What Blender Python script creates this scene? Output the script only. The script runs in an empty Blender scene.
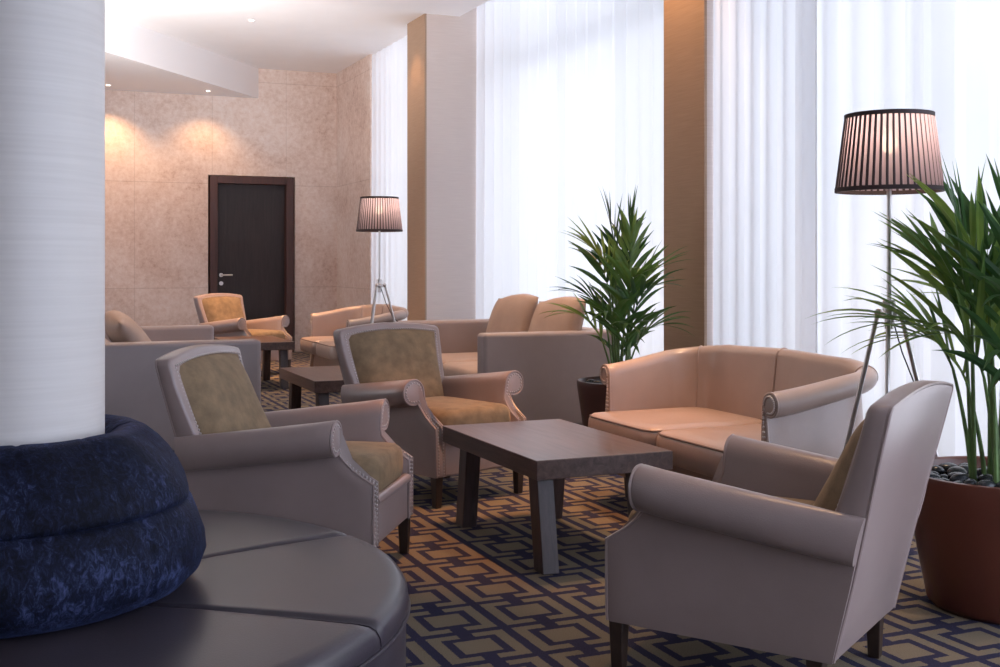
import bpy, bmesh, math, random
from math import sin, cos, pi, radians as R
from mathutils import Vector, Matrix
rnd = random.Random(7)
SC = bpy.context.scene
COL = SC.collection

# ------------------------------------------------------------------ materials
def new_mat(name):
    m = bpy.data.materials.new(name); m.use_nodes = True
    nt = m.node_tree; nt.nodes.clear()
    out = nt.nodes.new('ShaderNodeOutputMaterial')
    return m, nt, out
def N(nt, typ, **kw):
    n = nt.nodes.new('ShaderNode' + typ)
    for k, v in kw.items():
        if k.startswith('i_'): n.inputs[k[2:].replace('_', ' ')].default_value = v
        else: setattr(n, k, v)
    return n
def L(nt, a, b): nt.links.new(a, b)
def math_node(nt, op, a, b=None):
    n = nt.nodes.new('ShaderNodeMath'); n.operation = op
    for i, v in enumerate((a, b)):
        if v is None: continue
        if isinstance(v, (int, float)): n.inputs[i].default_value = v
        else: nt.links.new(v, n.inputs[i])
    return n.outputs[0]
def ramp(nt, fac, stops):
    r = nt.nodes.new('ShaderNodeValToRGB'); e = r.color_ramp.elements
    while len(e) < len(stops): e.new(0.5)
    for el, (p, c) in zip(e, stops):
        el.position = p; el.color = (c[0], c[1], c[2], 1)
    nt.links.new(fac, r.inputs['Fac']); return r.outputs['Color']
def simple(name, col, rough=.5, metal=0, noise=0, nscale=8, bump=0, bscale=200, sheen=0, spec=.5, coat=0, sheencol=None):
    m, nt, out = new_mat(name)
    b = N(nt, 'BsdfPrincipled'); b.inputs['Roughness'].default_value = rough; b.inputs['Metallic'].default_value = metal
    b.inputs['Specular IOR Level'].default_value = spec
    b.inputs['Base Color'].default_value = (*col, 1)
    if coat: b.inputs['Coat Weight'].default_value = coat
    if sheen:
        b.inputs['Sheen Weight'].default_value = sheen; b.inputs['Sheen Roughness'].default_value = .35
        if sheencol: b.inputs['Sheen Tint'].default_value = (*sheencol, 1)
    tc = N(nt, 'TexCoord')
    if noise:
        n = N(nt, 'TexNoise', i_Scale=nscale, i_Detail=5.0, i_Roughness=.6); L(nt, tc.outputs['Object'], n.inputs['Vector'])
        lo = [c * (1 - noise) for c in col]; hi = [min(1, c * (1 + noise)) for c in col]
        L(nt, ramp(nt, n.outputs['Fac'], [(.3, lo), (.7, hi)]), b.inputs['Base Color'])
    if bump:
        n2 = N(nt, 'TexNoise', i_Scale=bscale, i_Detail=3.0); L(nt, tc.outputs['Object'], n2.inputs['Vector'])
        bp = N(nt, 'Bump', i_Strength=bump, i_Distance=.004); L(nt, n2.outputs['Fac'], bp.inputs['Height'])
        L(nt, bp.outputs['Normal'], b.inputs['Normal'])
    L(nt, b.outputs[0], out.inputs[0]); return m

M = {}
M['leather'] = simple('taupe_leather', (.315, .24, .225), .28, noise=.08, nscale=3, bump=.12, bscale=260)
M['tan_leather'] = simple('tan_leather', (.385, .285, .243), .28, noise=.08, nscale=3, bump=.12, bscale=260)
M['grey_fabric'] = simple('mauve_grey_upholstery', (.325, .268, .262), .5, noise=.06, nscale=4, bump=.15, bscale=400)
M['cushion_fabric'] = simple('beige_cushion_fabric', (.40, .285, .225), .55, noise=.1, nscale=5, bump=.15, bscale=300)
M['velvet'] = simple('olive_brown_velvet', (.205, .138, .076), .8, noise=.3, nscale=14, bump=.2, bscale=160, sheen=.25, sheencol=(.9, .66, .42))
M['navy_leather'] = simple('dark_slate_leather', (.047, .039, .05), .33, noise=.1, nscale=3, bump=.1, bscale=220)
M['seam'] = simple('dark_piping', (.16, .10, .08), .45)
M['nail'] = simple('nail_head', (.55, .48, .46), .35, metal=.6)
M['chrome'] = simple('brushed_steel', (.62, .58, .56), .28, metal=1)
M['dark_leg'] = simple('dark_stained_leg', (.035, .02, .014), .4, noise=.3, nscale=20)
M['trim_dark'] = simple('shade_trim_dark', (.035, .018, .018), .7)
M['cord'] = simple('black_cord', (.02, .015, .015), .5)
M['plaster'] = simple('white_plaster', (.88, .86, .86), .85, noise=.02, nscale=2)
M['fascia'] = simple('white_fascia', (.86, .85, .86), .8)
M['shell'] = simple('pale_plaster', (.72, .69, .67), .9)
M['pot'] = simple('oxblood_glazed_pot', (.125, .036, .022), .3, noise=.15, nscale=3, bump=.05, bscale=40)
M['pot_brown'] = simple('brown_glazed_pot', (.062, .022, .017), .35, noise=.15, nscale=3)
M['soil'] = simple('dark_soil', (.025, .018, .014), .95, noise=.5, nscale=30)
M['pebble'] = simple('black_pebble', (.028, .03, .036), .25, noise=.4, nscale=9)
M['stem'] = simple('palm_stem', (.10, .17, .045), .5, noise=.4, nscale=12)
M['frame_grey'] = simple('window_frame_grey', (.42, .42, .45), .5)
M['pavement'] = simple('pavement', (.75, .75, .75), .9)

# column paint: faint horizontal roller rings
def column_mat():
    m, nt, out = new_mat('satin_white_paint')
    b = N(nt, 'BsdfPrincipled', i_Roughness=.42); tc = N(nt, 'TexCoord')
    mp = N(nt, 'Mapping'); mp.inputs['Scale'].default_value = (1.5, 1.5, 60); L(nt, tc.outputs['Object'], mp.inputs['Vector'])
    n = N(nt, 'TexNoise', i_Scale=2.0, i_Detail=3.0); L(nt, mp.outputs[0], n.inputs['Vector'])
    L(nt, ramp(nt, n.outputs['Fac'], [(.3, (.63, .59, .57)), (.7, (.68, .64, .62))]), b.inputs['Base Color'])
    bp = N(nt, 'Bump', i_Strength=.04, i_Distance=.003); L(nt, n.outputs['Fac'], bp.inputs['Height']); L(nt, bp.outputs[0], b.inputs['Normal'])
    L(nt, b.outputs[0], out.inputs[0]); return m
M['column'] = column_mat()

def crushed_velvet():
    m, nt, out = new_mat('crushed_navy_velvet')
    b = N(nt, 'BsdfPrincipled', i_Roughness=.7); b.inputs['Specular IOR Level'].default_value = .15; tc = N(nt, 'TexCoord')
    n = N(nt, 'TexNoise', i_Scale=5.0, i_Detail=3.0, i_Roughness=.6, i_Distortion=.8); L(nt, tc.outputs['Object'], n.inputs['Vector'])
    mp = N(nt, 'Mapping'); mp.inputs['Scale'].default_value = (1, 1, .55); L(nt, tc.outputs['Object'], mp.inputs['Vector'])
    n2 = N(nt, 'TexNoise', i_Scale=60.0, i_Detail=6.0, i_Roughness=.8, i_Distortion=.9); L(nt, mp.outputs[0], n2.inputs['Vector'])
    f = math_node(nt, 'ADD', math_node(nt, 'MULTIPLY', n.outputs['Fac'], .38), math_node(nt, 'MULTIPLY', n2.outputs['Fac'], .68))
    L(nt, ramp(nt, f, [(.45, (.002, .0026, .008)), (.55, (.007, .010, .030)), (.71, (.062, .083, .195))]), b.inputs['Base Color'])
    b.inputs['Sheen Weight'].default_value = .12; b.inputs['Sheen Roughness'].default_value = .3; b.inputs['Sheen Tint'].default_value = (.25, .35, .9, 1)
    bp = N(nt, 'Bump', i_Strength=.5, i_Distance=.006); L(nt, n2.outputs['Fac'], bp.inputs['Height']); L(nt, bp.outputs[0], b.inputs['Normal'])
    L(nt, b.outputs[0], out.inputs[0]); return m
M['navy_velvet'] = crushed_velvet()

def wood(name, c1, c2, rough=.35, axis='Y', sc=1.0):
    m, nt, out = new_mat(name)
    b = N(nt, 'BsdfPrincipled', i_Roughness=rough); tc = N(nt, 'TexCoord')
    mp = N(nt, 'Mapping'); s = [22 * sc, 22 * sc, 22 * sc]; s['XYZ'.index(axis)] = 1.6 * sc
    mp.inputs['Scale'].default_value = s; L(nt, tc.outputs['Object'], mp.inputs['Vector'])
    n = N(nt, 'TexNoise', i_Scale=1.6, i_Detail=6.0, i_Roughness=.65, i_Distortion=.7); L(nt, mp.outputs[0], n.inputs['Vector'])
    L(nt, ramp(nt, n.outputs['Fac'], [(.3, c1), (.68, c2)]), b.inputs['Base Color'])
    bp = N(nt, 'Bump', i_Strength=.12, i_Distance=.002); L(nt, n.outputs['Fac'], bp.inputs['Height']); L(nt, bp.outputs[0], b.inputs['Normal'])
    L(nt, b.outputs[0], out.inputs[0]); return m
M['table_wood'] = wood('wenge_oak', (.050, .027, .022), (.125, .076, .062), .3, 'Y')
M['table_wood_leg'] = wood('wenge_oak_leg', (.036, .023, .021), (.085, .056, .052), .4, 'Z')
M['door_wood'] = wood('dark_door_veneer', (.013, .007, .007), (.03, .017, .017), .5, 'Z')
M['frame_wood'] = wood('mahogany_frame', (.04, .015, .012), (.075, .027, .021), .45, 'Z')

def leaf_mat():
    m, nt, out = new_mat('palm_leaf')
    b = N(nt, 'BsdfPrincipled', i_Roughness=.33); oi = N(nt, 'ObjectInfo'); tc = N(nt, 'TexCoord')
    n = N(nt, 'TexNoise', i_Scale=6.0, i_Detail=2.0); L(nt, tc.outputs['Object'], n.inputs['Vector'])
    f = math_node(nt, 'ADD', math_node(nt, 'MULTIPLY', oi.outputs['Random'], .5), math_node(nt, 'MULTIPLY', n.outputs['Fac'], .5))
    c = ramp(nt, f, [(.25, (.035, .09, .032)), (.5, (.085, .18, .045)), (.75, (.27, .37, .075))])
    L(nt, c, b.inputs['Base Color'])
    t = N(nt, 'BsdfTranslucent'); L(nt, c, t.inputs['Color'])
    mx = N(nt, 'MixShader', i_Fac=.38); L(nt, b.outputs[0], mx.inputs[1]); L(nt, t.outputs[0], mx.inputs[2])
    L(nt, mx.outputs[0], out.inputs[0]); return m
M['leaf'] = leaf_mat()

def sheer(name, transp, col):
    m, nt, out = new_mat(name)
    t = N(nt, 'BsdfTransparent'); t.inputs['Color'].default_value = (.98, .98, 1, 1)
    tl = N(nt, 'BsdfTranslucent'); tl.inputs['Color'].default_value = (*col, 1)
    df = N(nt, 'BsdfDiffuse'); df.inputs['Color'].default_value = (*col, 1)
    m1 = N(nt, 'MixShader', i_Fac=.4); L(nt, tl.outputs[0], m1.inputs[1]); L(nt, df.outputs[0], m1.inputs[2])
    m2 = N(nt, 'MixShader', i_Fac=1 - transp); L(nt, t.outputs[0], m2.inputs[1]); L(nt, m1.outputs[0], m2.inputs[2])
    L(nt, m2.outputs[0], out.inputs[0]); return m
M['sheer'] = sheer('white_voile', .05, (.80, .80, .82))
M['shade'] = sheer('mauve_pleated_silk', .03, (.30, .22, .235))

def glass():
    m, nt, out = new_mat('window_glass')
    t = N(nt, 'BsdfTransparent'); g = N(nt, 'BsdfGlossy', i_Roughness=.02)
    mx = N(nt, 'MixShader', i_Fac=.05); L(nt, t.outputs[0], mx.inputs[1]); L(nt, g.outputs[0], mx.inputs[2])
    L(nt, mx.outputs[0], out.inputs[0]); return m
M['glass'] = glass()

def emit(name, col, s):
    m, nt, out = new_mat(name); e = N(nt, 'Emission', i_Strength=s); e.inputs['Color'].default_value = (*col, 1)
    L(nt, e.outputs[0], out.inputs[0]); return m
M['lamp_glow'] = emit('downlight_glow', (1, .82, .62), 14)
M['bulb'] = emit('bulb_glow', (1, .76, .5), 14)

def stone():
    m, nt, out = new_mat('travertine_panels')
    b = N(nt, 'BsdfPrincipled', i_Roughness=.55); g = N(nt, 'NewGeometry')
    n = N(nt, 'TexNoise', i_Scale=.9, i_Detail=8.0, i_Roughness=.68, i_Distortion=.5); L(nt, g.outputs['Position'], n.inputs['Vector'])
    n2 = N(nt, 'TexNoise', i_Scale=15.0, i_Detail=6.0, i_Roughness=.8); L(nt, g.outputs['Position'], n2.inputs['Vector'])
    f = math_node(nt, 'ADD', math_node(nt, 'MULTIPLY', n.outputs['Fac'], .5), math_node(nt, 'MULTIPLY', n2.outputs['Fac'], .5))
    c = ramp(nt, f, [(.34, (.40, .245, .19)), (.44, (.60, .445, .37)), (.54, (.71, .58, .515)), (.66, (.78, .70, .66))])
    sx = N(nt, 'SeparateXYZ'); L(nt, g.outputs['Position'], sx.inputs[0])
    def joint(v, off, w):
        fr = math_node(nt, 'FRACT', math_node(nt, 'DIVIDE', math_node(nt, 'ADD', v, off), w))
        return math_node(nt, 'LESS_THAN', fr, .007)
    j = math_node(nt, 'MAXIMUM', joint(sx.outputs['X'], 10 - 1.47 + .98 * 20 - 10, .98), joint(sx.outputs['Z'], 1.37 * 2 - .87, 1.37))
    mx = N(nt, 'MixRGB', blend_type='MULTIPLY'); L(nt, math_node(nt, 'MULTIPLY', j, .3), mx.inputs['Fac']); L(nt, c, mx.inputs['Color1']); mx.inputs['Color2'].default_value = (.4, .28, .2, 1)
    L(nt, mx.outputs[0], b.inputs['Base Color'])
    bp = N(nt, 'Bump', i_Strength=.15, i_Distance=.01); L(nt, n2.outputs['Fac'], bp.inputs['Height']); L(nt, bp.outputs[0], b.inputs['Normal'])
    L(nt, b.outputs[0], out.inputs[0]); return m
M['stone'] = stone()

def wallpaper(name, c1, c2):
    m, nt, out = new_mat(name)
    b = N(nt, 'BsdfPrincipled', i_Roughness=.7); g = N(nt, 'NewGeometry')
    mp = N(nt, 'Mapping'); mp.inputs['Scale'].default_value = (3, 3, 90); L(nt, g.outputs['Position'], mp.inputs['Vector'])
    n = N(nt, 'TexNoise', i_Scale=1.5, i_Detail=4.0); L(nt, mp.outputs[0], n.inputs['Vector'])
    L(nt, ramp(nt, n.outputs['Fac'], [(.3, c1), (.7, c2)]), b.inputs['Base Color'])
    L(nt, b.outputs[0], out.inputs[0]); return m
M['wallpaper'] = wallpaper('pier_paper_backlit', (.36, .235, .155), (.41, .275, .185))  # pier room faces: backlit shade put into a browner colour
M['wallpaper_daylit'] = wallpaper('pier_paper_daylit', (.62, .52, .47), (.67, .57, .515))  # pier end faces: window daylight put into a paler colour

def carpet():
    m, nt, out = new_mat('key_pattern_carpet')
    b = N(nt, 'BsdfPrincipled', i_Roughness=.95); b.inputs['Specular IOR Level'].default_value = .1
    g = N(nt, 'NewGeometry')
    nz = N(nt, 'TexNoise', i_Scale=140.0, i_Detail=2.0); L(nt, g.outputs['Position'], nz.inputs['Vector'])
    sx = N(nt, 'SeparateXYZ'); L(nt, g.outputs['Position'], sx.inputs[0])
    jit = math_node(nt, 'MULTIPLY', math_node(nt, 'SUBTRACT', nz.outputs['Fac'], .5), .012)
    def cell(v, off, w):
        u = math_node(nt, 'DIVIDE', math_node(nt, 'ADD', math_node(nt, 'ADD', v, jit), off), w)
        return math_node(nt, 'MULTIPLY', math_node(nt, 'ABSOLUTE', math_node(nt, 'SUBTRACT', math_node(nt, 'FRACT', u), .5)), 2)
    ax = cell(sx.outputs['X'], -1.5 + 30, .30)
    ay = cell(sx.outputs['Y'], -3.9 + .14 + 28, .28)
    mm = math_node(nt, 'MAXIMUM', ax, ay)
    line = math_node(nt, 'GREATER_THAN', mm, .885)
    ring = math_node(nt, 'MULTIPLY', math_node(nt, 'GREATER_THAN', mm, .42), math_node(nt, 'LESS_THAN', mm, .62))
    gap = math_node(nt, 'MULTIPLY', math_node(nt, 'LESS_THAN', ax, .17), math_node(nt, 'GREATER_THAN', ay, .42))
    dark = math_node(nt, 'MAXIMUM', math_node(nt, 'MAXIMUM', line, ring), gap)
    n2 = N(nt, 'TexNoise', i_Scale=300.0, i_Detail=2.0); L(nt, g.outputs['Position'], n2.inputs['Vector'])
    tan = ramp(nt, n2.outputs['Fac'], [(.3, (.145, .115, .078)), (.7, (.245, .197, .14))])
    navy = ramp(nt, n2.outputs['Fac'], [(.3, (.018, .017, .036)), (.7, (.045, .043, .085))])
    mx = N(nt, 'MixRGB'); L(nt, dark, mx.inputs['Fac']); L(nt, tan, mx.inputs['Color1']); L(nt, navy, mx.inputs['Color2'])
    L(nt, mx.outputs[0], b.inputs['Base Color'])
    bp = N(nt, 'Bump', i_Strength=.5, i_Distance=.006); L(nt, n2.outputs['Fac'], bp.inputs['Height']); L(nt, bp.outputs[0], b.inputs['Normal'])
    L(nt, b.outputs[0], out.inputs[0]); return m
M['carpet'] = carpet()

# ------------------------------------------------------------------ mesh helpers
class MB:
    def __init__(s): s.v = []; s.f = []; s.mi = []
    def add(s, vs, fs, mi=0):
        o = len(s.v); s.v += [tuple(p) for p in vs]; s.f += [tuple(i + o for i in f) for f in fs]; s.mi += [mi] * len(fs)
    def box(s, x0, x1, y0, y1, z0, z1):
        s.add([(x0, y0, z0), (x1, y0, z0), (x1, y1, z0), (x0, y1, z0), (x0, y0, z1), (x1, y0, z1), (x1, y1, z1), (x0, y1, z1)],
              [(0, 3, 2, 1), (4, 5, 6, 7), (0, 1, 5, 4), (1, 2, 6, 5), (2, 3, 7, 6), (3, 0, 4, 7)])
    def prism8(s, bot, top):
        s.add(list(bot) + list(top), [(0, 3, 2, 1), (4, 5, 6, 7), (0, 1, 5, 4), (1, 2, 6, 5), (2, 3, 7, 6), (3, 0, 4, 7)])
    def loft(s, rings, closed=True, cap0=True, cap1=True, mi=0, wrap=False):
        n = len(rings[0]); vs = [p for r in rings for p in r]; fs = []
        m = len(rings)
        for j in range(m if wrap else m - 1):
            j2 = (j + 1) % m
            for i in range(n if closed else n - 1):
                i2 = (i + 1) % n
                fs.append((j * n + i, j * n + i2, j2 * n + i2, j2 * n + i))
        if cap0 and closed and not wrap: fs.append(tuple(range(n - 1, -1, -1)))
        if cap1 and closed and not wrap: fs.append(tuple((m - 1) * n + i for i in range(n)))
        s.add(vs, fs, mi)
    def tube(s, pts, r, seg=8, mi=0):
        pts = [Vector(p) for p in pts]; rings = []
        prev = None
        for i, p in enumerate(pts):
            t = (pts[min(i + 1, len(pts) - 1)] - pts[max(i - 1, 0)]).normalized()
            if prev is None:
                a = Vector((0, 0, 1)) if abs(t.z) < .9 else Vector((1, 0, 0))
                n = t.cross(a).normalized()
            else: n = (prev - t * prev.dot(t)).normalized()
            prev = n; bb = t.cross(n)
            rr = r[i] if isinstance(r, (list, tuple)) else r
            rings.append([p + (n * cos(2 * pi * k / seg) + bb * sin(2 * pi * k / seg)) * rr for k in range(seg)])
        s.loft(rings, mi=mi)
    def lathe(s, prof, seg=48, a0=0, a1=2 * pi, mi=0):
        full = abs(a1 - a0 - 2 * pi) < 1e-6
        n = seg if full else seg + 1
        rings = [[(r * cos(a0 + (a1 - a0) * k / seg), r * sin(a0 + (a1 - a0) * k / seg), z) for r, z in prof] for k in range(n)]
        s.loft(rings, closed=False, wrap=full, mi=mi)
    def ball(s, c, r, seg=6, rings=4, sc=(1, 1, 1)):
        vs = [(c[0], c[1], c[2] + r * sc[2])]
        for j in range(1, rings):
            ph = pi * j / rings
            for k in range(seg): vs.append((c[0] + r * sc[0] * sin(ph) * cos(2 * pi * k / seg), c[1] + r * sc[1] * sin(ph) * sin(2 * pi * k / seg), c[2] + r * sc[2] * cos(ph)))
        vs.append((c[0], c[1], c[2] - r * sc[2])); fs = []
        for k in range(seg): fs.append((0, 1 + k, 1 + (k + 1) % seg))
        for j in range(rings - 2):
            for k in range(seg):
                a = 1 + j * seg; fs.append((a + k, a + seg + k, a + seg + (k + 1) % seg, a + (k + 1) % seg))
        l = len(vs) - 1; a = 1 + (rings - 2) * seg
        for k in range(seg): fs.append((l, a + (k + 1) % seg, a + k))
        s.add(vs, fs)
    def build(s, name, mats, parent=None, bevel=0, bseg=3, smooth=True, ang=40, subsurf=0, loc=None, fixn=True):
        me = bpy.data.meshes.new(name); me.from_pydata(s.v, [], s.f)
        mats = mats if isinstance(mats, (list, tuple)) else [mats]
        for m in mats: me.materials.append(m)
        if len(mats) > 1: me.polygons.foreach_set('material_index', s.mi)
        if fixn:
            bm = bmesh.new(); bm.from_mesh(me); bmesh.ops.recalc_face_normals(bm, faces=bm.faces); bm.to_mesh(me); bm.free()
        if smooth:
            me.polygons.foreach_set('use_smooth', [True] * len(me.polygons))
            me.set_sharp_from_angle(angle=R(ang))
        me.update()
        o = bpy.data.objects.new(name, me); COL.objects.link(o)
        if parent: o.parent = parent
        if loc: o.location = loc
        if bevel:
            b = o.modifiers.new('bevel', 'BEVEL'); b.width = bevel; b.segments = bseg; b.limit_method = 'ANGLE'; b.angle_limit = R(35); b.harden_normals = False
        if subsurf:
            u = o.modifiers.new('sub', 'SUBSURF'); u.levels = subsurf; u.render_levels = subsurf
        return o

def tag(o, label=None, cat=None, group=None, kind=None):
    if label: o['label'] = label
    if cat: o['category'] = cat
    if group: o['group'] = group
    if kind: o['kind'] = kind
    return o
def thing(name, label, cat, loc=(0, 0, 0), rz=0, group=None):
    o = bpy.data.objects.new(name, None); COL.objects.link(o); o.empty_display_size = .1
    o.location = loc; o.rotation_euler = (0, 0, rz); return tag(o, label, cat, group)
def dup(root, loc, rz, label, group=None, scale=None):
    r = root.copy(); COL.objects.link(r); r.location = loc; r.rotation_euler = (0, 0, rz); r['label'] = label
    if group: r['group'] = group
    for ch in list(root.children):
        c = ch.copy(); COL.objects.link(c); c.parent = r
        for g in list(ch.children):
            d = g.copy(); COL.objects.link(d); d.parent = c
    return r
def struct(name, mb, mat, parent=None, **kw):
    o = mb.build(name, mat, parent, **kw)
    if parent is None: o['kind'] = 'structure'
    return o
def sstep(a, b, x):
    t = max(0, min(1, (x - a) / (b - a))); return t * t * (3 - 2 * t)
def inset(poly, d):
    # move a closed 2D polygon inward by d
    n = len(poly); A = sum(poly[i][0] * poly[(i + 1) % n][1] - poly[(i + 1) % n][0] * poly[i][1] for i in range(n))
    sg = 1 if A > 0 else -1; out = []
    for i in range(n):
        p, q, r = Vector(poly[i - 1]), Vector(poly[i]), Vector(poly[(i + 1) % n])
        e = (q - p).normalized() + (r - q).normalized()
        if e.length < 1e-6: out.append(tuple(q)); continue
        e.normalize(); nrm = Vector((-e.y, e.x)) * sg
        out.append((q.x + nrm.x * d, q.y + nrm.y * d))
    return out
def pillow(mb, w, d, h, crown=.03, n=14, pinch=.0, rot=None, off=(0, 0, 0), power=6, edge=.5):
    # rounded cushion: superellipse plan, domed top and bottom; w(x) d(y) h(z)
    rings = []
    for (sc, z) in [(0, .5 + crown / h), (.35, .5 + crown * .9 / h), (.62, .5 + crown * .62 / h), (.82, .5 + crown * .25 / h), (.93, .44), (.98, .30), (1, .0), (.98, -.30), (.93, -.44), (.82, -.5), (.4, -.5), (0, -.5)]:
        ring = []
        for k in range(n * 4):
            a = 2 * pi * k / (n * 4); c, s_ = cos(a), sin(a)
            rr = (abs(c) ** power + abs(s_) ** power) ** (-1 / power)
            x, y = c * rr * w / 2, s_ * rr * d / 2
            k_ = 1 - (1 - sc)
            # keep edge rounding constant in metres
            if sc > .8:
                ins = (1 - sc) * h * edge * 2.0
                x = x - math.copysign(min(abs(x), ins * abs(x) / (w / 2)), x); y = y - math.copysign(min(abs(y), ins * abs(y) / (d / 2)), y)
            else: x *= sc * .92 / .82; y *= sc * .92 / .82
            p = Vector((x, y, z * h))
            if rot: p = rot @ p
            ring.append((p.x + off[0], p.y + off[1], p.z + off[2]))
        rings.append(ring)
    mb.loft(rings, cap0=False, cap1=False)
    return rings

# ------------------------------------------------------------------ setting
CEIL = 3.8
mb = MB(); mb.box(-5, 5.2, -3.4, 15.7, -.1, 0); struct('floor', mb, M['carpet'], smooth=False)
mb = MB(); mb.box(-5, 4.33, -3.4, 15.4, CEIL, CEIL + .12); struct('ceiling', mb, M['plaster'], smooth=False)
mb = MB(); mb.box(4.2, 5.2, -3.4, 15.7, 4.4, 4.5); struct('trim_1', mb, M['plaster'], smooth=False)        # top of the curtain pocket
mb = MB(); mb.box(4.33, 4.37, -3.4, 15.7, CEIL, 4.4); struct('trim_2', mb, M['plaster'], smooth=False)
mb = MB(); mb.box(-5, 2.40, 15.4, 15.6, 0, CEIL); mb.box(3.55, 5.2, 15.4, 15.6, 0, CEIL); mb.box(2.40, 3.55, 15.4, 15.6, 2.36, CEIL)
mb.box(2.40, 3.55, 15.58, 15.66, 0, 2.36)
struct('wall_back', mb, M['stone'], smooth=False)
mb = MB(); mb.box(4.13, 5.1, 13.8, 15.4, 0, 4.4); struct('wall_right', mb, M['stone'], smooth=False)
mb = MB(); mb.box(-5.1, -5, -3.4, 9.0, 0, CEIL + .1); mb.box(-5.1, -5, 14.0, 15.6, 0, CEIL + .1); mb.box(-5.1, -5, 9.0, 14.0, 0, .5); mb.box(-5.1, -5, 9.0, 14.0, 3.3, CEIL + .1); struct('wall_left', mb, M['shell'], smooth=False)
mb = MB(); mb.box(-5.1, 1.6, -3.5, -3.4, 0, 4.5); mb.box(1.6, 5.2, -3.5, -3.4, 3.6, 4.5); mb.box(1.6, 5.2, -3.5, -3.4, 0, .12); struct('wall_front', mb, M['shell'], smooth=False)
# piers between the windows
for k, (x0, x1, y0, y1) in enumerate([(4.0, 5.05, 11.33, 11.9), (4.0, 4.3, 6.09, 6.57)]):
    mb = MB(); mb.box(x0, x1, y0, y1, 0, CEIL)
    if x1 > 4.4: mb.box(4.37, x1, y0, y1, CEIL, 4.4)
    cl = MB(); cl.box(x0 - .02, x0, y0 - .001, y1 + .001, 0, CEIL); struct('trim_%d' % (k + 4), cl, M['wallpaper'], smooth=False)  # thin sheet carrying the room face's backlit shade as colour
    o = struct('wall_pier_%s' % ('far', 'near')[k], mb, M['wallpaper_daylit'], smooth=False)
# dropped bulkhead with a diagonal fascia
p0, p1 = Vector((3.06, 15.4)), Vector((.89, 12.6)); dr = (p1 - p0).normalized(); p2 = p1 + dr * 9.6
mb = MB(); poly = [p0, p2, Vector((-5, p2.y)), Vector((-5, 15.4))]
mb.prism8([(p.x, p.y, 3.4) for p in poly], [(p.x, p.y, CEIL) for p in poly]); struct('ceiling_bulkhead', mb, M['fascia'], smooth=False)

# windows
def window(n, x, y0, y1, mulls, z0=.08, z1=4.38, tr=3.25, turn=None):
    f = MB(); w = .05
    f.box(x - .04, x + .04, y0, y1, z0, z0 + .07); f.box(x - .04, x + .04, y0, y1, z1 - .06, z1)
    f.box(x - .05, x + .05, y0, y1, tr, tr + .16)
    for y in [y0 + w / 2, y1 - w / 2] + mulls: f.box(x - .04, x + .04, y - w / 2, y + w / 2, z0 + .07, z1 - .06)
    f.box(x - .1, x + .1, y0, y1, 0, z0)
    g = MB(); g.box(x - .004, x + .004, y0 + .03, y1 - .03, z0 + .05, z1 - .04)
    if turn:
        for q in (f, g): q.v = [(p[1], p[0], p[2]) for p in q.v]
    o = struct('window_%d' % n, f, M['frame_grey'], smooth=False)
    g.build('glass_pane', M['glass'], o, smooth=False)
window(1, 4.95, 11.9, 13.8, [12.9])
window(2, 4.95, 6.57, 11.33, [7.7, 8.9, 10.1])
window(3, 4.55, -3.4, 6.30, [5.6, 4.66, 3.4, 2.2, 1.0, -.2, -1.4])
window(4, -3.45, 1.6, 4.5, [2.6, 3.5], z0=.12, z1=3.6, tr=2.9, turn=True)
window(5, -5.05, 9.0, 14.0, [10.7, 12.4], z0=.5, z1=3.3, tr=2.8)  # unseen window, added to brighten the back wall and ceiling
mb = MB(); mb.box(4.3, 5.0, 6.30, 6.57, 0, 4.4); struct('trim_3', mb, M['shell'], smooth=False)

# door in the back wall
dm = MB(); x0, x1, ztop = 2.42, 3.53, 2.35
dm.box(x0, x0 + .10, 15.36, 15.58, 0, ztop); dm.box(x1 - .10, x1, 15.36, 15.58, 0, ztop); dm.box(x0 + .10, x1 - .10, 15.36, 15.58, ztop - .10, ztop)
door = struct('door_1', dm, M['frame_wood'], bevel=.006)
d = MB(); d.box(x0 + .10, x1 - .10, 15.50, 15.55, .005, ztop - .10); leaf = d.build('door_leaf', M['door_wood'], door, smooth=False)
h = MB(); hx, hz = x0 + .165, 1.04
h.lathe([(0, 0), (.027, 0), (.027, .012), (0, .012)], 20)
hh = MB(); hh.add([(p[0] + hx, 15.50 - p[2], p[1] + hz) for p in h.v], h.f)
hh.tube([(hx, 15.49, hz), (hx, 15.45, hz), (hx + .015, 15.44, hz), (hx + .14, 15.44, hz)], .011, 10)
hh.build('door_handle', M['chrome'], leaf)
hk = MB(); hk.add([(p[0] + hx, 15.50 - p[2], p[1] + hz - .11) for p in h.v], h.f); hk.build('keyhole_rose', M['chrome'], leaf)

# column
mb = MB(); mb.lathe([(.226, 0), (.226, CEIL)], 96)
col = struct('column', mb, M['column'], loc=(0, 3.13, 0))

# downlights that show in the picture
def downlight(loc, label, first=None):
    if first: return dup(first, loc, 0, label)
    t = thing('recessed_downlight', label, 'downlight', loc, group='recessed ceiling downlights')
    a = MB(); a.lathe([(.026, 0), (.040, 0), (.043, -.006), (.030, -.008), (.026, 0)], 32); a.build('trim_ring', M['fascia'], t)
    b = MB(); b.lathe([(0, -.003), (.026, -.003)], 32); b.build('lens', M['lamp_glow'], t)
    return t
dl = downlight((2.38, 12.36, CEIL), 'small recessed downlight in the high ceiling above the armchair by the door')
downlight((2.33, 14.95, 3.4), 'small recessed downlight in the low soffit left of the door', dl)
downlight((1.12, 14.95, 3.4), 'recessed downlight in the low soffit beside the white column', dl)

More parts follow.
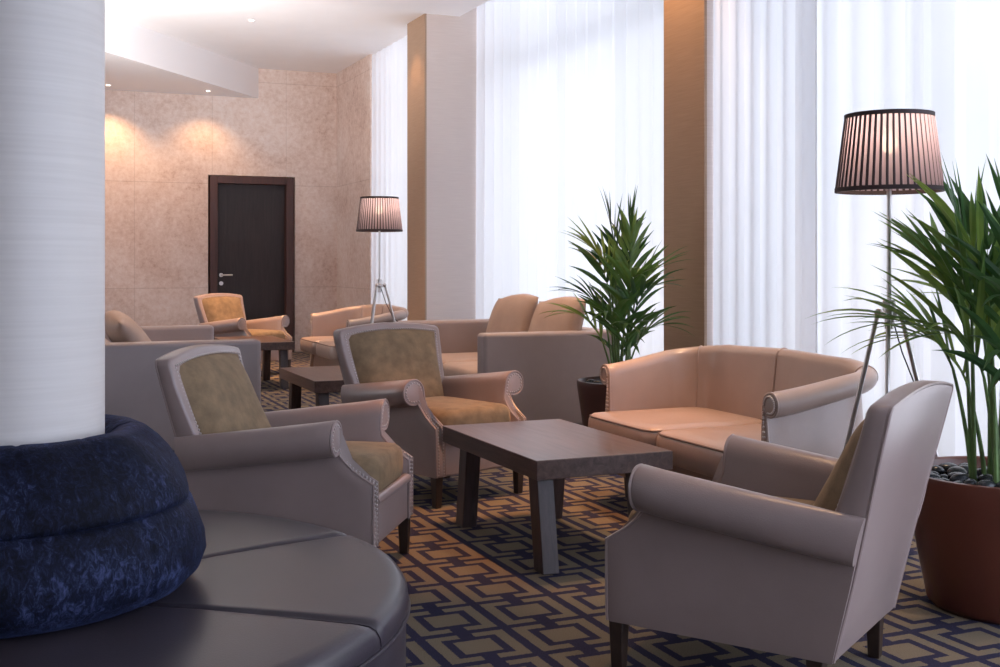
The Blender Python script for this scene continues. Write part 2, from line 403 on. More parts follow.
# ------------------------------------------------------------------ curtains
def curtain(name, x, y0, y1, z1, label, seed, amp=.026, fold=.21, group=None):
    r = random.Random(seed); mb = MB(); L_ = abs(y1 - y0); n = int(L_ / .011); cols = []
    ph = [r.uniform(0, 6.28) for _ in range(6)]
    for i in range(n + 1):
        t = i / n; y = y0 + (y1 - y0) * t; s = t * L_
        w = s / fold * 2 * pi + .9 * sin(s * 2.3 + ph[0]) + .6 * sin(s * 5.1 + ph[1])
        a = amp * (.55 + .45 * sin(s * 1.7 + ph[2])) + .006
        c = []
        for k in range(9):
            z = .025 + (z1 - .025) * k / 8; fz = k / 8
            c.append((x + a * (1 - .25 * fz) * sin(w + .35 * sin(2.2 * fz + ph[3] + s)) + .010 * sin(2.7 * w * .37 + ph[4]) , y + .012 * sin(2 * w + ph[5]), z))
        cols.append(c)
    mb.loft(cols, closed=False)
    o = mb.build(name, M['sheer'], None, ang=80, fixn=False)
    return tag(o, label, 'curtain', group or 'white sheer curtains')
curtain('sheer_curtain', 4.165, 11.92, 13.79, 3.79, 'white sheer curtain at the far window behind the rear floor lamp', 1)
curtain('sheer_curtain', 4.56, 6.62, 11.31, 4.36, 'white sheer curtain filling the middle window between the two beige piers', 2)
curtain('sheer_curtain', 4.04, 5.08, 6.085, 3.79, 'narrow gathered sheer curtain panel right of the near pier, behind the tan sofa', 3, fold=.16)
curtain('sheer_curtain', 4.12, 4.33, 5.24, 3.79, 'white sheer curtain panel directly behind the near floor lamp', 4)
curtain('sheer_curtain', 4.04, 3.2, 4.29, 3.79, 'white sheer curtain behind the big palm at the right edge', 5)

# ------------------------------------------------------------------ armchair
def make_armchair(label):
    t = thing('armchair', label, 'armchair', group='nail-trimmed leather armchairs')
    LE = M['leather']
    yrear = lambda z: .298 + .236 * (z - .15)
    # legs
    for sx in (-1, 1):
        for (ly, rk) in ((-.345, 0), (.245, .0)):
            m = MB(); lx = sx * .272; a, b = .023, .017
            m.prism8([(lx - b, ly + rk - b, 0), (lx + b, ly + rk - b, 0), (lx + b, ly + rk + b, 0), (lx - b, ly + rk + b, 0)],
                     [(lx - a, ly - a, .16), (lx + a, ly - a, .16), (lx + a, ly + a, .16), (lx - a, ly + a, .16)])
            m.build('leg', M['dark_leg'], t, bevel=.003)
    # seat base
    m = MB(); m.box(-.245, .245, -.368, .27, .15, .31); m.build('seat_base', LE, t, bevel=.012)
    m = MB(); m.tube([(-.243, -.362, .318), (.243, -.362, .318)], .020, 12); m.build('seat_rail', LE, t)
    # seat cushion
    m = MB(); pillow(m, .476, .60, .135, crown=.022, off=(0, -.066, .393), power=9); m.build('seat_cushion', M['velvet'], t, ang=60)
    # arms
    C, rr = (.338, .562), .066
    outer = [(.296, .15), (.300, .17), (.302, .25), (.303, .33), (.304, .39), (.305, .42), (.305, .44), (.306, .465), (.309, .492)]
    arc = [(C[0] + rr * cos(R(g)), C[1] + rr * sin(R(g))) for g in range(-112, 181, 12)]
    inner = [(.264, .52), (.256, .485), (.248, .45), (.242, .42), (.239, .39), (.237, .33), (.236, .25), (.236, .15)]
    prof = outer + arc + inner
    yf = lambda z: -.374 + .128 * max(0, min(1, (z - .405) / .09)) ** .55
    zs = [p[1] for p in prof]
    def fy(k):
        p = prof[k]
        return -.246 if len(outer) <= k < len(outer) + len(arc) else yf(p[1])
    ip = inset(prof, .012)
    for sx in (-1, 1):
        m = MB(); rings = []
        rings.append([(sx * q[0], fy(k), q[1]) for k, q in enumerate(ip)])
        rings.append([(sx * (q[0] * .3 + p[0] * .7), fy(k) + .003, q[1] * .3 + p[1] * .7) for k, (p, q) in enumerate(zip(prof, ip))])
        rings.append([(sx * p[0], fy(k) + .012, p[1]) for k, p in enumerate(prof)])
        for j in range(1, 11):
            f = j / 10
            ring = []
            for k, p in enumerate(prof):
                wz = sstep(.34, .48, p[1]); yb = yrear(p[1] - .125 * (yrear(p[1]) + .246) * wz) - .004
                y = (fy(k) + .012) * (1 - f) + yb * f
                dz = -.125 * (y + .246) * sstep(.34, .48, p[1]) if f > 0 else 0
                x = .309 + (p[0] - .309) * (1 - .6 * f * f) if p[0] > .309 else p[0]
                ring.append((sx * x, y, p[1] + dz))
            rings.append(ring)
        m.loft(rings)
        arm = m.build('arm', LE, t, ang=50)
        # piping and nail heads following the scroll front
        pp = inset(prof, .004); m = MB()
        m.tube([(sx * q[0], fy(k) + .002, q[1]) for k, q in enumerate(pp)], .0055, 6); m.build('piping', LE, arm)
        m = MB(); pl = inset(prof, .0185)
        pts = [Vector((sx * q[0], fy(k) - .0005, q[1])) for k, q in enumerate(pl)]
        acc = 0
        for a_, b_ in zip(pts, pts[1:]):
            seg = (b_ - a_).length; s = acc
            while s < seg:
                q = a_.lerp(b_, s / seg); m.ball(q, .0045, 6, 4, (1, .8, 1)); s += .0155
            acc = s - seg
        m.build('nail_trim', M['nail'], arm, ang=80)
    # back shell
    def hw(z): return .294 + .050 * sstep(.35, .84, z) if z > .35 else .294
    out = []
    zc = .822
    for z in (.15, .25, .35, .45, .55, .65, .74, .79): out.append((hw(z), z))
    for g in (0, 25, 50, 75): out.append((hw(.82) - .028 + .028 * cos(R(g)), zc - .008 + .028 * sin(R(g))))
    for k in range(1, 12):
        x = (hw(.82) - .03) * (1 - k / 6); out.append((x, .842 + .027 * (1 - (k / 6 - 1) ** 2)))
    for (x, z) in [p for p in reversed(out[:12])]: out.append((-x, z))
    th = lambda z: .115 - .052 * sstep(.3, .8, z)
    i1 = inset(out, .012); i2 = inset(out, .0035)
    m = MB(); m.loft([[(x, yrear(z), z) for x, z in i1], [(x, yrear(z) - .0035, z) for x, z in i2], [(x, yrear(z) - .012, z) for x, z in out],
                      [(x, yrear(z) - th(z) + .014, z) for x, z in out], [(x, yrear(z) - th(z) + .004, z) for x, z in i2], [(x, yrear(z) - th(z), z) for x, z in i1]])
    bk = m.build('backrest', LE, t, ang=50)
    # welt round the rear panel
    m = MB(); m.tube([(x, yrear(z) - .003, z) for x, z in inset(out, .005)], .005, 6); m.build('piping', LE, bk)
    # velvet panel
    m = MB(); rows = []; nn = 18
    def top(x): return .842 + .027 * (1 - (x / .31) ** 2) - .036
    for j in range(nn + 1):
        v = j / nn; row = []
        for i in range(nn + 1):
            u = i / nn * 2 - 1
            z = .40 + (top(u * .28) - .40) * v; w = hw(z) - .040; x = u * w
            puff = .062 * (1 - abs(u) ** 6) * (1 - abs(2 * v - 1) ** 6) * (2.1 - 1.3 * v) + .003
            row.append((x, yrear(z) - th(z) - puff + .004, z))
        rows.append(row)
    m.loft(rows, closed=False); m.build('back_cushion', M['velvet'], t, ang=70)
    m = MB(); per = [rows[j][0] for j in range(3, nn + 1)] + rows[nn][1:] + [rows[j][nn] for j in range(nn - 1, 2, -1)]
    pts = [Vector(p) for p in per]; acc = 0
    for a_, b_ in zip(pts, pts[1:]):
        seg = (b_ - a_).length; s = acc
        while s < seg:
            q = a_.lerp(b_, s / seg); m.ball((q.x * 1.02, q.y - .002, q.z + .004), .005, 6, 4); s += .0155
        acc = s - seg
    m.build('nail_trim', M['nail'], bk, ang=80)
    return t
A0 = make_armchair('mauve leather armchair with olive velvet seat beside the round navy banquette, facing the coffee table')
A0.location = (1.066, 4.49, 0); A0.rotation_euler.z = 1.0045
dup(A0, (2.07, 5.716, 0), .3303, 'mauve leather armchair with brown velvet back at the far end of the front coffee table')
dup(A0, (2.368, 12.53, 0), .6204, 'leather armchair with amber velvet back standing in front of the dark door')
dup(A0, (2.065, 2.833, 0), -2.563, 'mauve leather armchair seen from behind in the right foreground, beside the big red planter')

# ------------------------------------------------------------------ coffee tables (long axis along Y)
def make_table(label):
    t = thing('coffee_table', label, 'coffee table', group='dark wood coffee tables')
    m = MB(); m.box(-.30, .30, -.515, .515, .375, .45); m.build('tabletop', M['table_wood'], t, bevel=.003, bseg=2, smooth=False)
    for sx in (-1, 1):
        for sy in (-1, 1):
            m = MB(); xa, xb = sorted((sx * .252, sx * .182)); yt = sy * .372; yb = sy * .428; w = .043
            m.prism8([(xa, yb - w, 0), (xb, yb - w, 0), (xb, yb + w, 0), (xa, yb + w, 0)], [(xa, yt - w, .375), (xb, yt - w, .375), (xb, yt + w, .375), (xa, yt + w, .375)])
            m.build('leg', M['table_wood_leg'], t, bevel=.003, bseg=2, smooth=False)
    return t
T0 = make_table('dark wood coffee table in the foreground between the armchairs and the tan sofa'); T0.location = (2.137, 4.468, 0)
dup(T0, (2.08, 7.68, 0), 0, 'dark wood coffee table half hidden behind the armchair, between the two box sofas')
dup(T0, (2.20, 11.35, 0), 0, 'dark wood coffee table farthest away, in front of the armchair by the door')

# ------------------------------------------------------------------ curved tub sofa
def make_tub(label):
    t = thing('tub_sofa', label, 'sofa', group='curved tan sofas'); LE = M['tan_leather']
    wi, yfr, ybk, rc = .645, -.30, .19, .15
    path = []                                   # (x, y, nx, ny)
    for k in range(9): path.append((wi, yfr + (ybk - rc - yfr) * k / 8, 1, 0))
    for k in range(1, 13):
        a = pi / 2 * k / 12; path.append((wi - rc + rc * cos(a), ybk - rc + rc * sin(a), cos(a), sin(a)))
    nb = 24
    for k in range(1, nb + 1): path.append((wi - rc - (wi - rc) * 2 * k / nb, ybk, 0, 1))
    path += [(-x, y, -nx, ny) for (x, y, nx, ny) in reversed(path[:21])][1:]
    ln = [0]
    for a, b in zip(path, path[1:]): ln.append(ln[-1] + math.hypot(b[0] - a[0], b[1] - a[1]))
    tot = ln[-1]
    def section(i):
        x, y, nx, ny = path[i]; s = min(ln[i], tot - ln[i])
        f = min(1, s / .62); f = .6 * f + .4 * f * f * (3 - 2 * f); mid = 1 - abs(2 * ln[i] / tot - 1)
        zt = .684 + .10 * f + .010 * sstep(.6, 1, mid); r = .052 - .008 * f
        lean = .05 * f; pr = []
        for z in (.26, .36, .44, .52): pr.append((lean * (z - .26) * 1.5 - .012 * sin(pi * min(1, (z - .26) / .4)), z))
        c = (r + lean * .8 - .004, zt - r)
        for g in range(180, -131, -15): pr.append((c[0] + r * cos(R(g)), c[1] + r * sin(R(g))))
        ox = c[0] - .02
        for q in (.0, .33, .66, 1): pr.append((ox + (.085 - ox) * q, (zt - 2 * r - .015) * (1 - q) + .13 * q))
        return pr
    rings = []; np_ = len(section(0))
    def ring_at(i, dy=0, poly=None):
        x, y, nx, ny = path[i]; return [(x + nx * n_, y + ny * n_ + dy, z) for n_, z in (poly or section(i))]
    s0 = section(0); q0 = inset(s0, .014)
    rings = [ring_at(0, -.022, q0), ring_at(0, -.018, inset(s0, .005)), ring_at(0, -.006)]
    rings += [ring_at(i) for i in range(1, len(path) - 1)]
    e = len(path) - 1
    rings += [ring_at(e, -.006), ring_at(e, -.018, inset(s0, .005)), ring_at(e, -.022, q0)]
    m = MB(); m.loft(rings); sh = m.build('curved_back', LE, t, ang=50)
    for i in (15, 32, 49):
        m = MB(); p = ring_at(i)[1:19]; m.tube([(a - path[i][2] * .002, b - path[i][3] * .002, c) for a, b, c in p], .005, 6); m.build('piping', LE, sh)
    for i in (0, e):
        m = MB(); m.tube(ring_at(i, -.016, inset(s0, .004)), .006, 6); m.build('piping', LE, sh)
    # nail heads on the arm fronts
    for i in (0, e):
        m = MB()
        pts = [Vector(p) for p in ring_at(i, -.024, inset(s0, .018))]
        for a_, b_ in zip(pts, pts[1:]):
            k = max(1, int((b_ - a_).length / .018))
            for j in range(k): m.ball(a_.lerp(b_, j / k), .005, 6, 4)
        m.build('nail_trim', M['nail'], sh, ang=80)
    m = MB(); m.box(-wi - .05, wi + .05, -.30, .22, .13, .30); m.build('base', LE, t, bevel=.02)
    for sx in (-1, 1):
        m = MB(); rg = pillow(m, .656, .71, .13, crown=.022, off=(sx * .330, -.108, .380), power=12)
        c = m.build('seat_cushion', LE, t, ang=60)
        p = MB(); p.tube(rg[4] + rg[4][:1], .005, 6); p.build('piping', M['seam'], c)
        for ly, in ((-.20,), (.2,)):
            m = MB(); lx = sx * .655; a, b = .021, .014
            m.prism8([(lx - b, ly - b, 0), (lx + b, ly - b, 0), (lx + b, ly + b, 0), (lx - b, ly + b, 0)], [(lx - a, ly - a, .14), (lx + a, ly - a, .14), (lx + a, ly + a, .14), (lx - a, ly + a, .14)])
            m.build('leg', M['dark_leg'], t, bevel=.003)
    return t
S0 = make_tub('curved tan leather two-seat sofa beside the front coffee table, below the near floor lamp'); S0.location = (3.11, 4.49, 0); S0.rotation_euler.z = -pi / 2
dup(S0, (3.15, 10.85, 0), -pi / 2, 'curved tan leather sofa in the distance behind the rear floor lamp')

# ------------------------------------------------------------------ box sofas
def make_box(label, fabric):
    t = thing('box_sofa', label, 'sofa', group='grey box sofas'); hl, y0, y1, H_ = .975, -.52, .52, .72
    for sx in (-1, 1):
        m = MB(); a, b = sorted((sx * hl, sx * (hl - .15))); m.box(a, b, y0, y1, .06, H_); m.build('arm', fabric, t, bevel=.028, bseg=4)
    m = MB(); m.box(-hl + .15, hl - .15, y1 - .17, y1, .06, H_); m.build('backrest', fabric, t, bevel=.028, bseg=4)
    m = MB(); m.box(-hl + .15, hl - .15, y0 + .02, y1 - .17, .06, .28); m.build('base', fabric, t, bevel=.015)
    for sx in (-1, 1):
        m = MB(); pillow(m, .822, .86, .16, crown=.02, off=(sx * .412, -.085, .365), power=10); m.build('seat_cushion', M['cushion_fabric'], t, ang=60)
        for ly in (y0 + .07, y1 - .07):
            m = MB(); m.box(sx * .9 - .025, sx * .9 + .025, ly - .025, ly + .025, 0, .06); m.build('foot', M['dark_leg'], t, bevel=.003)
    return t
B0 = make_box('grey box sofa with two peach back cushions under the middle window', M['grey_fabric']); B0.location = (3.475, 8.17, 0); B0.rotation_euler.z = -pi / 2
dup(B0, (.93, 8.17, 0), pi / 2, 'grey box sofa seen end-on behind the left armchair, beside the white column')

def loose_cushion(loc, rz, tilt, label, group=None, first=None, w=.78, roll=0):
    if first is None:
        m = MB(); n = 20
        for side in (1, -1):
            rows = []
            for j in range(n + 1):
                row = []
                for i in range(n + 1):
                    u, v = i / n * 2 - 1, j / n * 2 - 1
                    puff = (max(0, (1 - abs(u) ** 2.6)) * max(0, (1 - abs(v) ** 2.6))) ** .55
                    cx = 1 - .06 * (1 - abs(v) ** 2) * abs(u) ** 3; cz = 1 - .07 * (1 - abs(u) ** 2) * abs(v) ** 3
                    row.append((u * w / 2 * cx, side * (.10 * puff), .245 + v * .245 * cz + .018 * sin(2.2 * u + 1) * (v + 1)))
                rows.append(row)
            m.loft(rows, closed=False)
        o = m.build('loose_cushion', M['cushion_fabric'], None, ang=80)
        bm = bmesh.new(); bm.from_mesh(o.data); bmesh.ops.remove_doubles(bm, verts=bm.verts, dist=.0008); bmesh.ops.recalc_face_normals(bm, faces=bm.faces); bm.to_mesh(o.data); bm.free()
    else:
        o = first.copy(); COL.objects.link(o)
    o.location = loc; o.rotation_euler = (tilt, roll, rz)
    return tag(o, label, 'cushion', group or 'loose sofa back cushions')
c0 = loose_cushion((3.63, 7.66, .468), -pi / 2, R(-17), 'peach back cushion on the window sofa, nearest the palm')
loose_cushion((3.63, 8.47, .468), -pi / 2, R(-17), 'peach back cushion on the window sofa, the farther of its two', first=c0)
loose_cushion((.89, 7.85, .468), pi / 2, R(-36), 'beige back cushion on the left box sofa, poking up beside the white column', first=c0)

# ------------------------------------------------------------------ tripod floor lamps
def make_lamp(label):
    t = thing('floor_lamp', label, 'floor lamp', group='tripod floor lamps')
    zb, zt, rb, rt = 1.477, 1.755, .193, .158
    m = MB(); seg = 50 * 5; rows = []
    for j in range(9):
        f = j / 8; r = rb + (rt - rb) * f; row = []
        for k in range(seg):
            a = 2 * pi * k / seg; q = k % 5
            row.append(((r + (.005, .005, .002, 0, .002)[q]) * cos(a), (r + (.005, .005, .002, 0, .002)[q]) * sin(a), zb + (zt - zb) * f))
        rows.append(row)
    n = seg; vs = [p for r in rows for p in r]
    f0, f1 = [], []
    for j in range(8):
        for k in range(n):
            k2 = (k + 1) % n; fc = (j * n + k, j * n + k2, (j + 1) * n + k2, (j + 1) * n + k)
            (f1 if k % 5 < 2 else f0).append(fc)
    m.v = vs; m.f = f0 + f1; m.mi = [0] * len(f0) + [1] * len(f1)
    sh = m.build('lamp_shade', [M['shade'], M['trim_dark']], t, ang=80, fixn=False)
    for (z, r) in ((zb, rb), (zt, rt)):
        m = MB(); m.lathe([(r + .006, z - .008), (r + .006, z + .008), (r - .004, z + .008), (r - .004, z - .008), (r + .006, z - .008)], 96)
        m.build('shade_trim', M['trim_dark'], sh)
    m = MB()
    for k in range(3):
        a = 2 * pi * k / 3; m.tube([(.02 * cos(a), .02 * sin(a), zt - .06), (rt * cos(a), rt * sin(a), zt - .01)], .0025, 6)
    m.build('shade_spider', M['chrome'], sh)
    m = MB(); m.tube([(0, 0, 1.04), (0, 0, 1.58)], .0085, 12); m.lathe([(0, 1.56), (.02, 1.56), (.02, 1.61), (0, 1.61)], 16); m.build('pole', M['chrome'], t)
    m = MB(); m.ball((0, 0, 1.655), .032, 16, 10, (1, 1, 1.3)); m.build('bulb', M['bulb'], t)
    m = MB(); m.lathe([(0, 1.06), (.022, 1.06), (.024, 1.05), (.024, 1.02), (.034, 1.015), (.034, 1.0), (.016, .99), (.016, .95), (0, .95)], 24)
    for k in range(3):
        a = 2 * pi * k / 3 + .35; m.ball((.045 * cos(a), .045 * sin(a), 1.01), .017, 10, 6)
    m.build('hub', M['chrome'], t)
    for k in range(3):
        a = 2 * pi * k / 3 + .35
        m = MB(); m.tube([(.045 * cos(a), .045 * sin(a), 1.02), (.31 * cos(a), .31 * sin(a), .012)], [.009, .0105], 12)
        lg = m.build('leg', M['chrome'], t)
        q = MB(); q.ball((.31 * cos(a), .31 * sin(a), .012), .016, 10, 6, (1, 1, .75)); q.build('foot', M['cord'], lg)
    m = MB(); m.tube([(.012, .0, .99), (.05, .02, .86), (.10, .06, .74), (.17, .10, .66), (.2, .12, .58), (.16, .1, .42), (.1, .06, .22), (.14, .1, .05), (.3, .1, .006), (.55, .05, .006)], .003, 6); m.build('power_cord', M['cord'], t)
    return t
def lamp_light(loc, pw):
    l = bpy.data.lights.new('lamp_light', 'POINT'); l.energy = pw; l.color = (1, .84, .70); l.shadow_soft_size = .03
    o = bpy.data.objects.new('lamp_light', l); COL.objects.link(o); o.location = (loc[0], loc[1], 1.71); return o
LP = [(3.066, 3.43), (2.91, 9.45)]
K0 = make_lamp('tripod floor lamp with a pleated brown shade behind the tan sofa and big palm'); K0.location = (*LP[0], 0); K0.rotation_euler.z = -.6
dup(K0, (*LP[1], 0), -.6, 'tripod floor lamp with a pleated shade in the distance by the far window')
for p in LP: lamp_light(p, 5)

# ------------------------------------------------------------------ potted palms
def leaflet(m, p, d, up, ln, w, droop):
    # long pointed blade folded along its midrib
    d = d.normalized(); side = d.cross(up)
    if side.length < 1e-3: side = d.cross(Vector((1, 0, 0)))
    side.normalize(); nrm = side.cross(d).normalized(); n = 7; rows = []
    pos = Vector(p); dirn = d.copy()
    for i in range(n + 1):
        f = i / n; ww = w * (sin(pi * min(1, f * .8 + .10)) ** .8) * (1 - f ** 4) + .0006
        rows.append([pos - side * ww * .5 + nrm * ww * .16, pos.copy(), pos + side * ww * .5 + nrm * ww * .16])
        dirn = (dirn + Vector((0, 0, -1)) * droop * (.5 + f) / n).normalized(); nrm = side.cross(dirn).normalized()
        pos = pos + dirn * ln / n
    m.loft(rows, closed=False)
def make_palm(name, label, loc, pot_prof, potmat, fronds, zs, seed):
    r = random.Random(seed); t = thing(name, label, 'potted plant', loc, group='potted palms')
    m = MB(); m.lathe(pot_prof, 72); m.build('pot', potmat, t, ang=50)
    m = MB(); R0 = pot_prof[-3][0] - .03
    m.lathe([(0, zs), (R0 * .5, zs + .006), (R0 + .012, zs - .004)], 40); m.build('soil', M['soil'], t)
    for (az, base_r, h0, h1, lean, ln, nl, lfl, droop) in fronds:
        a = az; d = Vector((cos(a), sin(a), 0))
        b = Vector((base_r * cos(a + .4), base_r * sin(a + .4), zs - .02))
        pts = []; n = 12
        tip_h = h1
        for i in range(n + 1):
            f = i / n
            pts.append(b + Vector((0, 0, 1)) * (h0 * f) + d * (lean * .13 * f ** 1.6))
        st = MB(); st.tube(pts, [.0095 - .004 * i / n for i in range(n + 1)], 7); so = st.build('stem', M['stem'], t)
        # rachis continues, bending outward
        fr = MB(); p = pts[-1].copy(); dirn = (Vector((0, 0, 1)) + d * lean * .75).normalized(); rp = [p.copy()]; steps = 14
        for i in range(steps):
            dirn = (dirn + d * lean * .09 + Vector((0, 0, -1)) * droop * (i / steps) * .22).normalized()
            p = p + dirn * ln / steps; rp.append(p.copy())
        fr.tube(rp, [.005 - .0038 * i / steps for i in range(steps + 1)], 5)
        for k in range(nl):
            f = (k + .6) / nl; q = f * steps; i = min(int(q), steps - 1); pos = rp[i].lerp(rp[i + 1], q - i)
            tg = (rp[i + 1] - rp[i]).normalized(); sd = tg.cross(Vector((0, 0, 1)))
            if sd.length < .05: sd = Vector((-d.y, d.x, 0))
            sd.normalize(); up = sd.cross(tg).normalized()
            for s in (-1, 1):
                ang = R(r.uniform(26, 46)) * (1 - .55 * f)
                dv = tg * cos(ang) + sd * s * sin(ang) + up * r.uniform(.02, .22)
                leaflet(fr, pos, dv, up, lfl * (.62 + .55 * sin(pi * (f * .75 + .18))) * r.uniform(.85, 1.12), .034 * r.uniform(.75, 1.25), droop * r.uniform(.45, 1.1))
        leaflet(fr, rp[-1], dirn, Vector((0, 0, 1)), lfl * .8, .024, droop * .7)
        fr.build('frond', M['leaf'], so, ang=25, fixn=False)
    return t
def frond_set(seed, n, rad, hmin, hmax, ln, lfl):
    r = random.Random(seed); out = []
    for k in range(n):
        az = k * 2.39996 + r.uniform(-.3, .3); f = k / (n - 1)
        lean = (.04 if k < 4 else r.uniform(.08, .2)) + .46 * f
        out.append((az, rad * r.uniform(.1, .6), hmax + (hmin - hmax) * f ** .9 + r.uniform(-.05, .05), 0, lean, ln * r.uniform(.85, 1.1), 5, lfl * r.uniform(.9, 1.1), .3 + .4 * r.random() + .35 * f))
    return out
potA = [(0, .0), (.245, .0), (.262, .02), (.30, .22), (.330, .40), (.338, .455), (.336, .468), (.325, .470), (.315, .462), (.308, .40)]
make_palm('potted_palm', 'tall palm in a glossy red planter at the right edge of the picture', (3.21, 3.01, 0), potA, M['pot'], frond_set(3, 22, .2, .34, .66, .30, .36), .415, 11)
potB = [(0, .0), (.185, .0), (.20, .02), (.235, .22), (.262, .40), (.270, .465), (.268, .478), (.258, .480), (.250, .472), (.244, .41)]
make_palm('potted_palm', 'palm in a dark brown planter between the two sofas by the near pier', (3.46, 6.22, 0), potB, M['pot_brown'], frond_set(8, 17, .12, .2, .80, .30, .29), .43, 23)

# black pebbles lying on the soil
def pebbles(cx, cy, rad, z, n, label, group, seed):
    r = random.Random(seed); protos = []
    placed = []
    for k in range(n):
        for _ in range(60):
            a = r.uniform(0, 2 * pi); q = rad * math.sqrt(r.random()); x, y = q * cos(a), q * sin(a); s = r.uniform(.020, .034)
            if all((x - b[0]) ** 2 + (y - b[1]) ** 2 > ((s + b[2]) * .92) ** 2 for b in placed): break
        else: continue
        placed.append((x, y, s))
        if len(protos) < 4:
            m = MB(); m.ball((0, 0, 0), 1, 14, 8); ph = [r.uniform(0, 6) for _ in range(3)]
            m.v = [(x_ * 1.2 * (1 + .1 * sin(2 * z_ + ph[0])), y_ * .9 * (1 + .12 * sin(2 * x_ + ph[1])), z_ * .68 * (1 + .1 * sin(2 * y_ + ph[2]))) for x_, y_, z_ in m.v]
            o = m.build('pebble', M['pebble'], None, ang=80); protos.append(o)
        else:
            o = protos[k % 4].copy(); COL.objects.link(o)
        o.location = (cx + x, cy + y, z + s * .6); o.scale = (s, s, s); o.rotation_euler = (0, 0, r.uniform(0, 6.28))
        tag(o, label, 'pebble', group)
pebbles(3.21, 3.01, .27, .418, 62, 'glossy black pebble among those covering the soil of the red planter', 'black pebbles in the red planter', 5)
pebbles(3.46, 6.22, .205, .432, 34, 'black pebble among those covering the soil of the brown planter', 'black pebbles in the brown planter', 6)

# ------------------------------------------------------------------ round banquette round the column
BQ = thing('round_banquette', 'round dark leather banquette with a crushed navy velvet backrest wrapped round the white column', 'banquette', (0, 3.13, 0))
Rs = 1.0; seams = [R(v) for v in (15, 75, 135, 195, 255, 321, 375)]
for k in range(6):
    a0, a1 = seams[k] + .004, seams[k + 1] - .004; n = 40; rings = []
    for i in range(n + 1):
        f = i / n; f = .5 + .5 * math.copysign(1 - (1 - abs(2 * f - 1)) ** 2.2, 2 * f - 1); a = a0 + (a1 - a0) * f; e = min(f, 1 - f) * R(60) * .7
        dip = .009 * math.exp(-(e / .011) ** 2)          # rounded down into the seam
        prof = [(.30, .30), (.30, .372), (.40, .378), (.55, .384), (.75, .386), (.94, .385), (.968, .382), (.984, .374), (.994, .358), (.997, .330), (.991, .318)]
        rings.append([(r_ * cos(a), r_ * sin(a), z - (dip if z > .33 else 0)) for r_, z in prof])
    m = MB(); m.loft(rings); m.build('seat_section', M['navy_leather'], BQ, ang=60)
m = MB(); m.lathe([(.30, .31), (.986, .318), (.990, .30), (.989, .16), (.97, .05), (.935, .045)], 128); m.build('skirt', M['navy_leather'], BQ)
m = MB(); m.tube([(.996 * cos(2 * pi * i / 128), .996 * sin(2 * pi * i / 128), .319) for i in range(129)], .0055, 6)
m.build('piping', M['navy_leather'], BQ)
m = MB(); m.lathe([(.86, .05), (.86, 0), (.3, 0)], 64); m.build('plinth', M['dark_leg'], BQ)
def roll(name, prof, seam_as, seed):
    n = 300; rings = []; r_ = random.Random(seed); ph = [r_.uniform(0, 6) for _ in range(4)]
    zc = sum(z for _, z in prof) / len(prof); rc = sum(r0 for r0, _ in prof) / len(prof)
    for i in range(n):
        a = 2 * pi * i / n; g = 0
        for s in seam_as:
            dd = abs((a - s + pi) % (2 * pi) - pi); g = max(g, math.exp(-(dd / .020) ** 2))
        ring = []
        for r0, z in prof:
            k = 1 - .035 * g; wv = .003 * sin(9 * a + ph[0] + 20 * z) + .003 * sin(5 * a + ph[1])
            rr = rc + (r0 - rc) * k + wv; zz = zc + (z - zc) * k + .5 * wv
            ring.append((rr * cos(a), rr * sin(a), zz))
        rings.append(ring)
    m = MB(); m.loft(rings, wrap=True); return m.build(name, M['navy_velvet'], BQ, ang=80)
lower = [(.228, .375), (.33, .372), (.39, .378), (.43, .394), (.462, .425), (.478, .47), (.476, .515), (.463, .555), (.449, .585), (.438, .600), (.41, .606), (.3, .606), (.228, .606)]
upper = [(.228, .592), (.38, .594), (.422, .598), (.437, .606), (.439, .620), (.429, .650), (.410, .685), (.386, .720), (.358, .752), (.328, .778), (.292, .786), (.262, .778), (.240, .762), (.228, .742)]
ws = R(-23.1)
roll('lower_back_roll', lower, [ws + R(-87) + R(60) * k for k in range(6)], 1)
roll('upper_back_roll', upper, [ws + R(-94) + R(30), ] + [ws + R(-94) + R(60) * k for k in range(6)], 2)

# ------------------------------------------------------------------ outside ground
mb = MB(); mb.box(5.25, 40, -30, 45, -.5, -.15); o = struct('floor_pavement', mb, M['pavement'], smooth=False)

# ------------------------------------------------------------------ light
W = bpy.data.worlds.new('sky'); SC.world = W; W.use_nodes = True
wn = W.node_tree; bg = wn.nodes['Background']; bg.inputs['Strength'].default_value = 1.85
wt = wn.nodes.new('ShaderNodeTexCoord'); wx = wn.nodes.new('ShaderNodeSeparateXYZ'); wn.links.new(wt.outputs['Generated'], wx.inputs[0])
# hazy white sky over the street, clear blue sky behind the camera
fy_ = math_node(wn, 'MULTIPLY_ADD', wx.outputs['Y'], -.5); wn.nodes[-1].inputs[2].default_value = .5
wn.links.new(ramp(wn, fy_, [(.35, (.68, .705, .745)), (.60, (.63, .68, .75)), (.92, (1.25, 1.40, 1.8))]), bg.inputs['Color'])
def portal(sx, sy, loc, rot):
    l = bpy.data.lights.new('window_portal', 'AREA'); l.shape = 'RECTANGLE'; l.size = sx; l.size_y = sy; l.cycles.is_portal = True
    o = bpy.data.objects.new('window_portal', l); COL.objects.link(o); o.location = loc; o.rotation_euler = rot
portal(2.9, 3.5, (3.05, -3.52, 1.86), (R(90), 0, 0))
portal(2.8, 5, (-5.12, 11.5, 1.9), (0, R(-90), 0))
for (x, y0, y1, z0, z1) in ((5.02, 11.9, 13.8, .1, 4.35), (5.02, 6.57, 11.33, .1, 4.35), (4.62, -3.4, 6.30, .1, 4.35)):
    portal(z1 - z0, y1 - y0, (x, (y0 + y1) / 2, (z0 + z1) / 2), (0, R(90), 0))
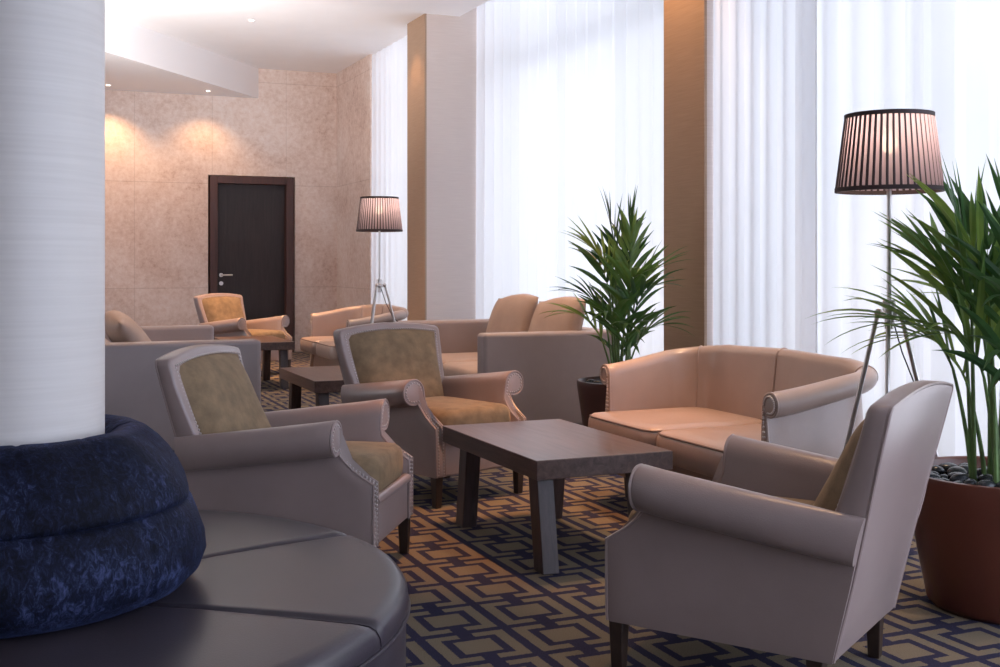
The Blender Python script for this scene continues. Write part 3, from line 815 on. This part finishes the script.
def spot(x, y, z, pw, cone=70, tgt=None, col=(1, .56, .26), blend=.7):
    l = bpy.data.lights.new('downlight_and_fill_beam', 'SPOT'); l.energy = pw; l.color = col; l.spot_size = R(cone); l.spot_blend = blend; l.shadow_soft_size = .04
    o = bpy.data.objects.new('downlight_and_fill_beam', l); COL.objects.link(o); o.location = (x, y, z)
    if tgt: o.rotation_euler = (Vector(tgt) - Vector((x, y, z))).to_track_quat('-Z', 'Y').to_euler()
    return o
spot(2.2, 4.9, 3.74, 190, 42, None, (1, .40, .12))
spot(2.38, 12.36, 3.72, 430, 60, None, (1, .5, .2))
spot(2.33, 14.95, 3.38, 24, 110, (2.33, 15.3, 0))
spot(1.12, 14.95, 3.38, 48, 110, (1.12, 15.3, 0))
spot(-.1, 14.95, 3.38, 60, 110, (-.1, 15.3, 0))
spot(3.72, 6.33, 3.76, 90, 75, (3.85, 6.33, 0))
spot(3.72, 11.6, 3.76, 14, 75, (3.85, 11.6, 0))
spot(3.15, 4.5, 3.74, 150, 55, None, (1, .66, .42))
spot(3.4, 8.1, 3.74, 130, 60)
spot(2.9, 10.9, 3.74, 110, 60)
spot(.6, 8.2, 3.74, 90, 55)
spot(2.75, 3.45, 3.74, 60, 30, (2.2, 2.95, .5), (1, .58, .28))
for q in ((.2, 7.8, 2.1, 215, 96, (1.0, 9.6, 3.8)), (.35, 10.4, 2.1, 250, 96, (1.9, 12.3, 3.8))):  # unseen uplights without fixtures, added to brighten the ceiling
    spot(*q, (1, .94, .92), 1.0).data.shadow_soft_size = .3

# ------------------------------------------------------------------ camera
cam = bpy.data.cameras.new('camera'); co = bpy.data.objects.new('camera', cam); COL.objects.link(co)
co.location = (0, 0, 1.2); co.rotation_euler = (R(90), 0, R(-23.1))
cam.sensor_width = 36; cam.lens = 1150 / 1000 * 36; cam.shift_y = -(333.5 - 263) / 1000; cam.clip_start = .05
SC.camera = co
SC.view_settings.view_transform = 'Standard'; SC.view_settings.look = 'None'; SC.view_settings.gamma = 1
SC.view_settings.use_curve_mapping = False; SC.view_settings.exposure = 0.92
SC.cycles.use_denoising = True
SC.cycles.max_bounces = 12; SC.cycles.diffuse_bounces = 6; SC.cycles.transparent_max_bounces = 16
SC.cycles.sample_clamp_indirect = 8
